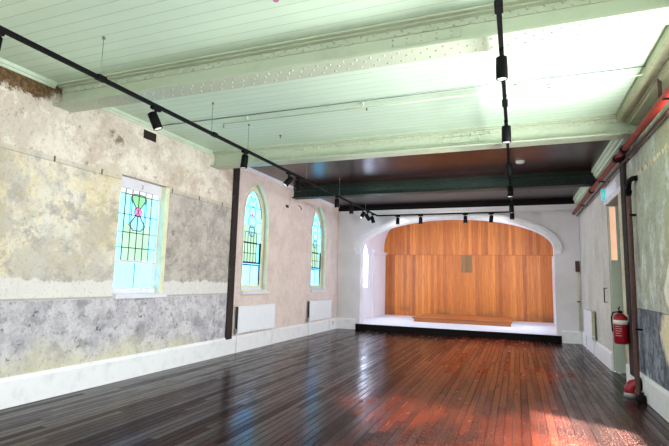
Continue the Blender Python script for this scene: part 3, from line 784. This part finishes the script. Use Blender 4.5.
SP = [(XL, 2.31, 'black track spotlight cut by the left edge of the photo', 0, .0, .2),
      (XL, 4.15, 'black track spotlight above the small dark wall vent', 0, .25, -.35),
      (XL, 6.1, 'black track spotlight between the two pale green girders', 0, .0, .1),
      (XL, 7.62, 'black track spotlight just past second girder, left of close pair', 0, -.5, .5),
      (XL, 8.05, 'black track spotlight just past second girder, right of close pair', 0, .2, -.2),
      (XL, 10.15, 'black track spotlight by the left end of dark green girder', 0, .0, 0),
      (XL, 11.2, 'black track spotlight on left rail just past dark green girder', 0, .0, 0),
      (XL, 12.15, 'first of three bunched track spotlights left of the arch', 0, -.6, .3),
      (XL, 12.6, 'middle of three bunched track spotlights left of the arch', 0, .5, -.5),
      (XL, 13.1, 'last of three bunched track spotlights left of the arch', 0, .1, -.3),
      (2.23, YF, 'leftmost black spotlight on the rail before the arch', PI/2, 0, .1),
      (2.92, YF, 'second black spotlight from left on rail before the arch', PI/2, 0, 0),
      (4.20, YF, 'third black spotlight from left on rail before the arch', PI/2, 0, 0),
      (4.90, YF, 'rightmost black spotlight on the rail before the arch', PI/2, .1, 0),
      (XR, 4.0, 'large black spotlight on right rail below nearest girder', 0, .0, 0),
      (XR, 5.85, 'black spotlight on right rail before the second girder', 0, .0, 0),
      (XR, 7.75, 'black spotlight on right rail beside the smoke detector', 0, .3, 0),
      (XR, 9.6, 'black spotlight on right rail between detector and green girder', 0, 0, 0),
      (XR, 11.8, 'black spotlight on right rail past dark green girder', 0, 0, 0),
      (XR, 13.0, 'black spotlight at right corner of the rail by the arch', 0, 0, 0)]
for a in SP: spot(*a)
tag(obj('smoke_detector', lathe(bmesh.new(), [(.05, -.05), (.075, -.04), (.085, -.015), (.085, 0)], 20, (5.64, 9.73, HC)), 'detector', loc=(5.64, 9.73, HC)), 'round white smoke detector on dark ceiling beside right rail', 'smoke detector')

# ceiling pipe, thin line and sprinklers
cp = thing('sprinkler_branch', 'thin pale pipe crossing the ceiling between green girders', 'pipe', (4, 5.85, 3.93))
obj('pipe', T([(1.35, 5.87, 3.93), (7.0, 5.87, 3.93)], .011, 8), 'pale_pipe', cp)
obj('end_elbow', T([(1.35, 5.87, 3.93), (1.33, 5.87, 3.925), (1.33, 5.87, 3.86)], .014, 8), 'grey_plastic', cp)
obj('drop', T([(6.98, 5.87, 3.93), (7.03, 5.87, 3.92), (7.05, 5.87, 3.88), (7.05, 5.87, 3.60)], .020, 10), 'pipe_brown', cp)
for x in (1.75, 3.6, 5.6): obj('hanger', B((x-.012, 5.855, 3.92, x+.012, 5.885, HC)), 'pale_pipe', cp)
tag(obj('ceiling_thin_line', T([(.1, 5.76, 3.978), (6.9, 5.76, 3.978)], .008, 6), 'wire', loc=(3.5, 5.76, 3.978)), 'thin grey line just behind the pale ceiling pipe', 'cable')  # thin grey tube close under the ceiling boards
def sprinkler(x, y, label):
    bm = lathe(bmesh.new(), [(.022, 0), (.022, -.008), (.008, -.012), (.008, -.035), (.014, -.04), (.006, -.05)][::-1], 10, (x, y, HC))
    tag(obj('ceiling_sprinkler', bm, 'brass', loc=(x, y, HC)), label, 'sprinkler', 'ceiling sprinklers')
for i, (px, py, lb) in enumerate(((3.6, 6.05, 'small sprinkler head mid ceiling below the pale pipe'), (5.95, 6.0, 'small sprinkler head on ceiling right of the right rail'), (1.8, 6.85, 'small sprinkler head near left end of second girder'), (3.62, 12.9, 'sprinkler head on dark ceiling close to the arch'), (5.9, 13.2, 'sprinkler head on dark ceiling near right corner of arch'))):
    sprinkler(px, py, lb)
tag(obj('ceiling_tag', lathe(bmesh.new(), [(.025, -.012), (.03, 0)], 12, (3.6, 3.36, HC)), emis('pink_tag', (240, 150, 190), .25), loc=(3.6, 3.36, HC)), 'tiny pink marker dot on the pale ceiling', 'marker')

# wall vent and small fixtures
vt = thing('wall_vent', 'dark rectangular vent hole high on the left wall', 'vent', (0, 5.73, 3.82))
obj('opening', B((-.0, 5.59, 3.745, .006, 5.875, 3.885)), 'hole', vt)
bm = B((0, 5.57, 3.73, .012, 5.59, 3.9), (0, 5.875, 3.73, .012, 5.895, 3.9)); obj('surround', bm, M['left'], vt)
bm = bmesh.new()
for i in range(4): box(bm, .006, 5.59+.0, 3.765+i*.03, .009, 5.875, 3.770+i*.03)
obj('louvres', bm, 'stage_black', vt)
tag(obj('wall_vent', B((0, 10.95-.35, 3.40, .008, 10.75, 3.47), (0, 10.60, 3.41, .012, 10.605, 3.46), (0, 10.67, 3.41, .012, 10.675, 3.46)), 'hole', loc=(0, 10.68, 3.4)), 'tiny dark vent on pinkish wall between the arched windows', 'vent')
tag(obj('wall_hook', T([(0.0, 11.35, 3.56), (.05, 11.35, 3.54), (.06, 11.42, 3.48), (.03, 11.45, 3.46)], .010, 6), 'black', loc=(0, 11.35, 3.56)), 'small dark hook on left wall below green girder end', 'hook')
so = thing('power_socket', 'small white power socket on baseboard at far left corner', 'socket', (.04, 14.05, .2))
obj('plate', B((.035, 13.98, .14, .045, 14.12, .28), bev=.004), 'label_white', so)
obj('switches', B((.045, 14.0, .21, .05, 14.03, .25), (.045, 14.07, .21, .05, 14.10, .25)), 'grey_plastic', so)

# ------------------------------------------------------------------ camera
cam = bpy.data.cameras.new('camera'); co = bpy.data.objects.new('camera', cam); C.objects.link(co)
cam.sensor_width = 36; cam.lens = 464.569*36/669
y_, p_, r_ = .3743, .1230, .0249
f = Vector((-math.sin(y_)*math.cos(p_), math.cos(y_)*math.cos(p_), math.sin(p_)))
rt = Vector((math.cos(y_), math.sin(y_), 0)); up = rt.cross(f)
r2 = rt*math.cos(r_)+up*math.sin(r_); u2 = -rt*math.sin(r_)+up*math.cos(r_)
mt = Matrix((r2, u2, -f)).transposed().to_4x4(); mt.translation = Vector((5.5297, 0, 1.55))
co.matrix_world = mt
bpy.context.scene.camera = co

# ------------------------------------------------------------------ light
wd = bpy.data.worlds.new('sky'); bpy.context.scene.world = wd; wd.use_nodes = True
wd.node_tree.nodes['Background'].inputs[0].default_value = (.80, .90, 1.0, 1)
wd.node_tree.nodes['Background'].inputs[1].default_value = 3.0
def sun(d, st, col):
    l = bpy.data.lights.new('sun', 'SUN'); l.energy = st; l.angle = .10; l.color = col
    o = bpy.data.objects.new('sun', l); C.objects.link(o); o.rotation_euler = Vector(d).to_track_quat('-Z', 'Y').to_euler()
sun((-.50, .25, -1), 42, (1, .93, .84))
def area(name, loc, d, sx, sy, pw, col):
    l = bpy.data.lights.new(name, 'AREA'); l.shape = 'RECTANGLE'; l.size = sx; l.size_y = sy; l.energy = pw; l.color = col
    o = bpy.data.objects.new(name, l); C.objects.link(o); o.location = loc; o.rotation_euler = Vector(d).to_track_quat('-Z', 'Z').to_euler()
for y, p in ((5.0, 410), (1.85, 70), (-1.55, 40)): area('window_daylight', (W+.32, y, 1.8), (-1, 0, .33), 1.5 if y == 5.0 else 1.2, 1.9, p, (.93, .97, 1))
for x in (1.6, 3.65, 5.65): area('rear_window_daylight', (x, YB-.28, 2.2), (0, 1, 0), 1.5, 2.5, 45, (.95, .98, 1))
def lamp(x, y, tgt, pw, ang=130):
    l = bpy.data.lights.new('track_lamp', 'SPOT'); l.energy = pw; l.spot_size = math.radians(ang); l.spot_blend = 1; l.shadow_soft_size = .05; l.color = (1, .97, .93)
    o = bpy.data.objects.new('track_lamp', l); C.objects.link(o); o.location = (x, y, ZT-.34)
    o.rotation_euler = (Vector(tgt)-Vector((x, y, ZT-.34))).to_track_quat('-Z', 'Y').to_euler()
for y in (7.75, 11.8): lamp(XR, y, (0, y+.8, 1.3), 190)
for y in (8.05, 11.2): lamp(XL, y, (W, y+1.2, 1.3), 190)
lamp(XR, 9.6, (.4, D, 1.2), 260); lamp(XL, 10.15, (6.6, D, 1.4), 180)
for x in (2.23, 4.9): lamp(x, YF, (x, 19, .5), 90, 110)

v = bpy.context.scene.view_settings
v.view_transform = 'Standard'; v.look = 'None'; v.gamma = 1; v.exposure = .12; v.use_curve_mapping = False
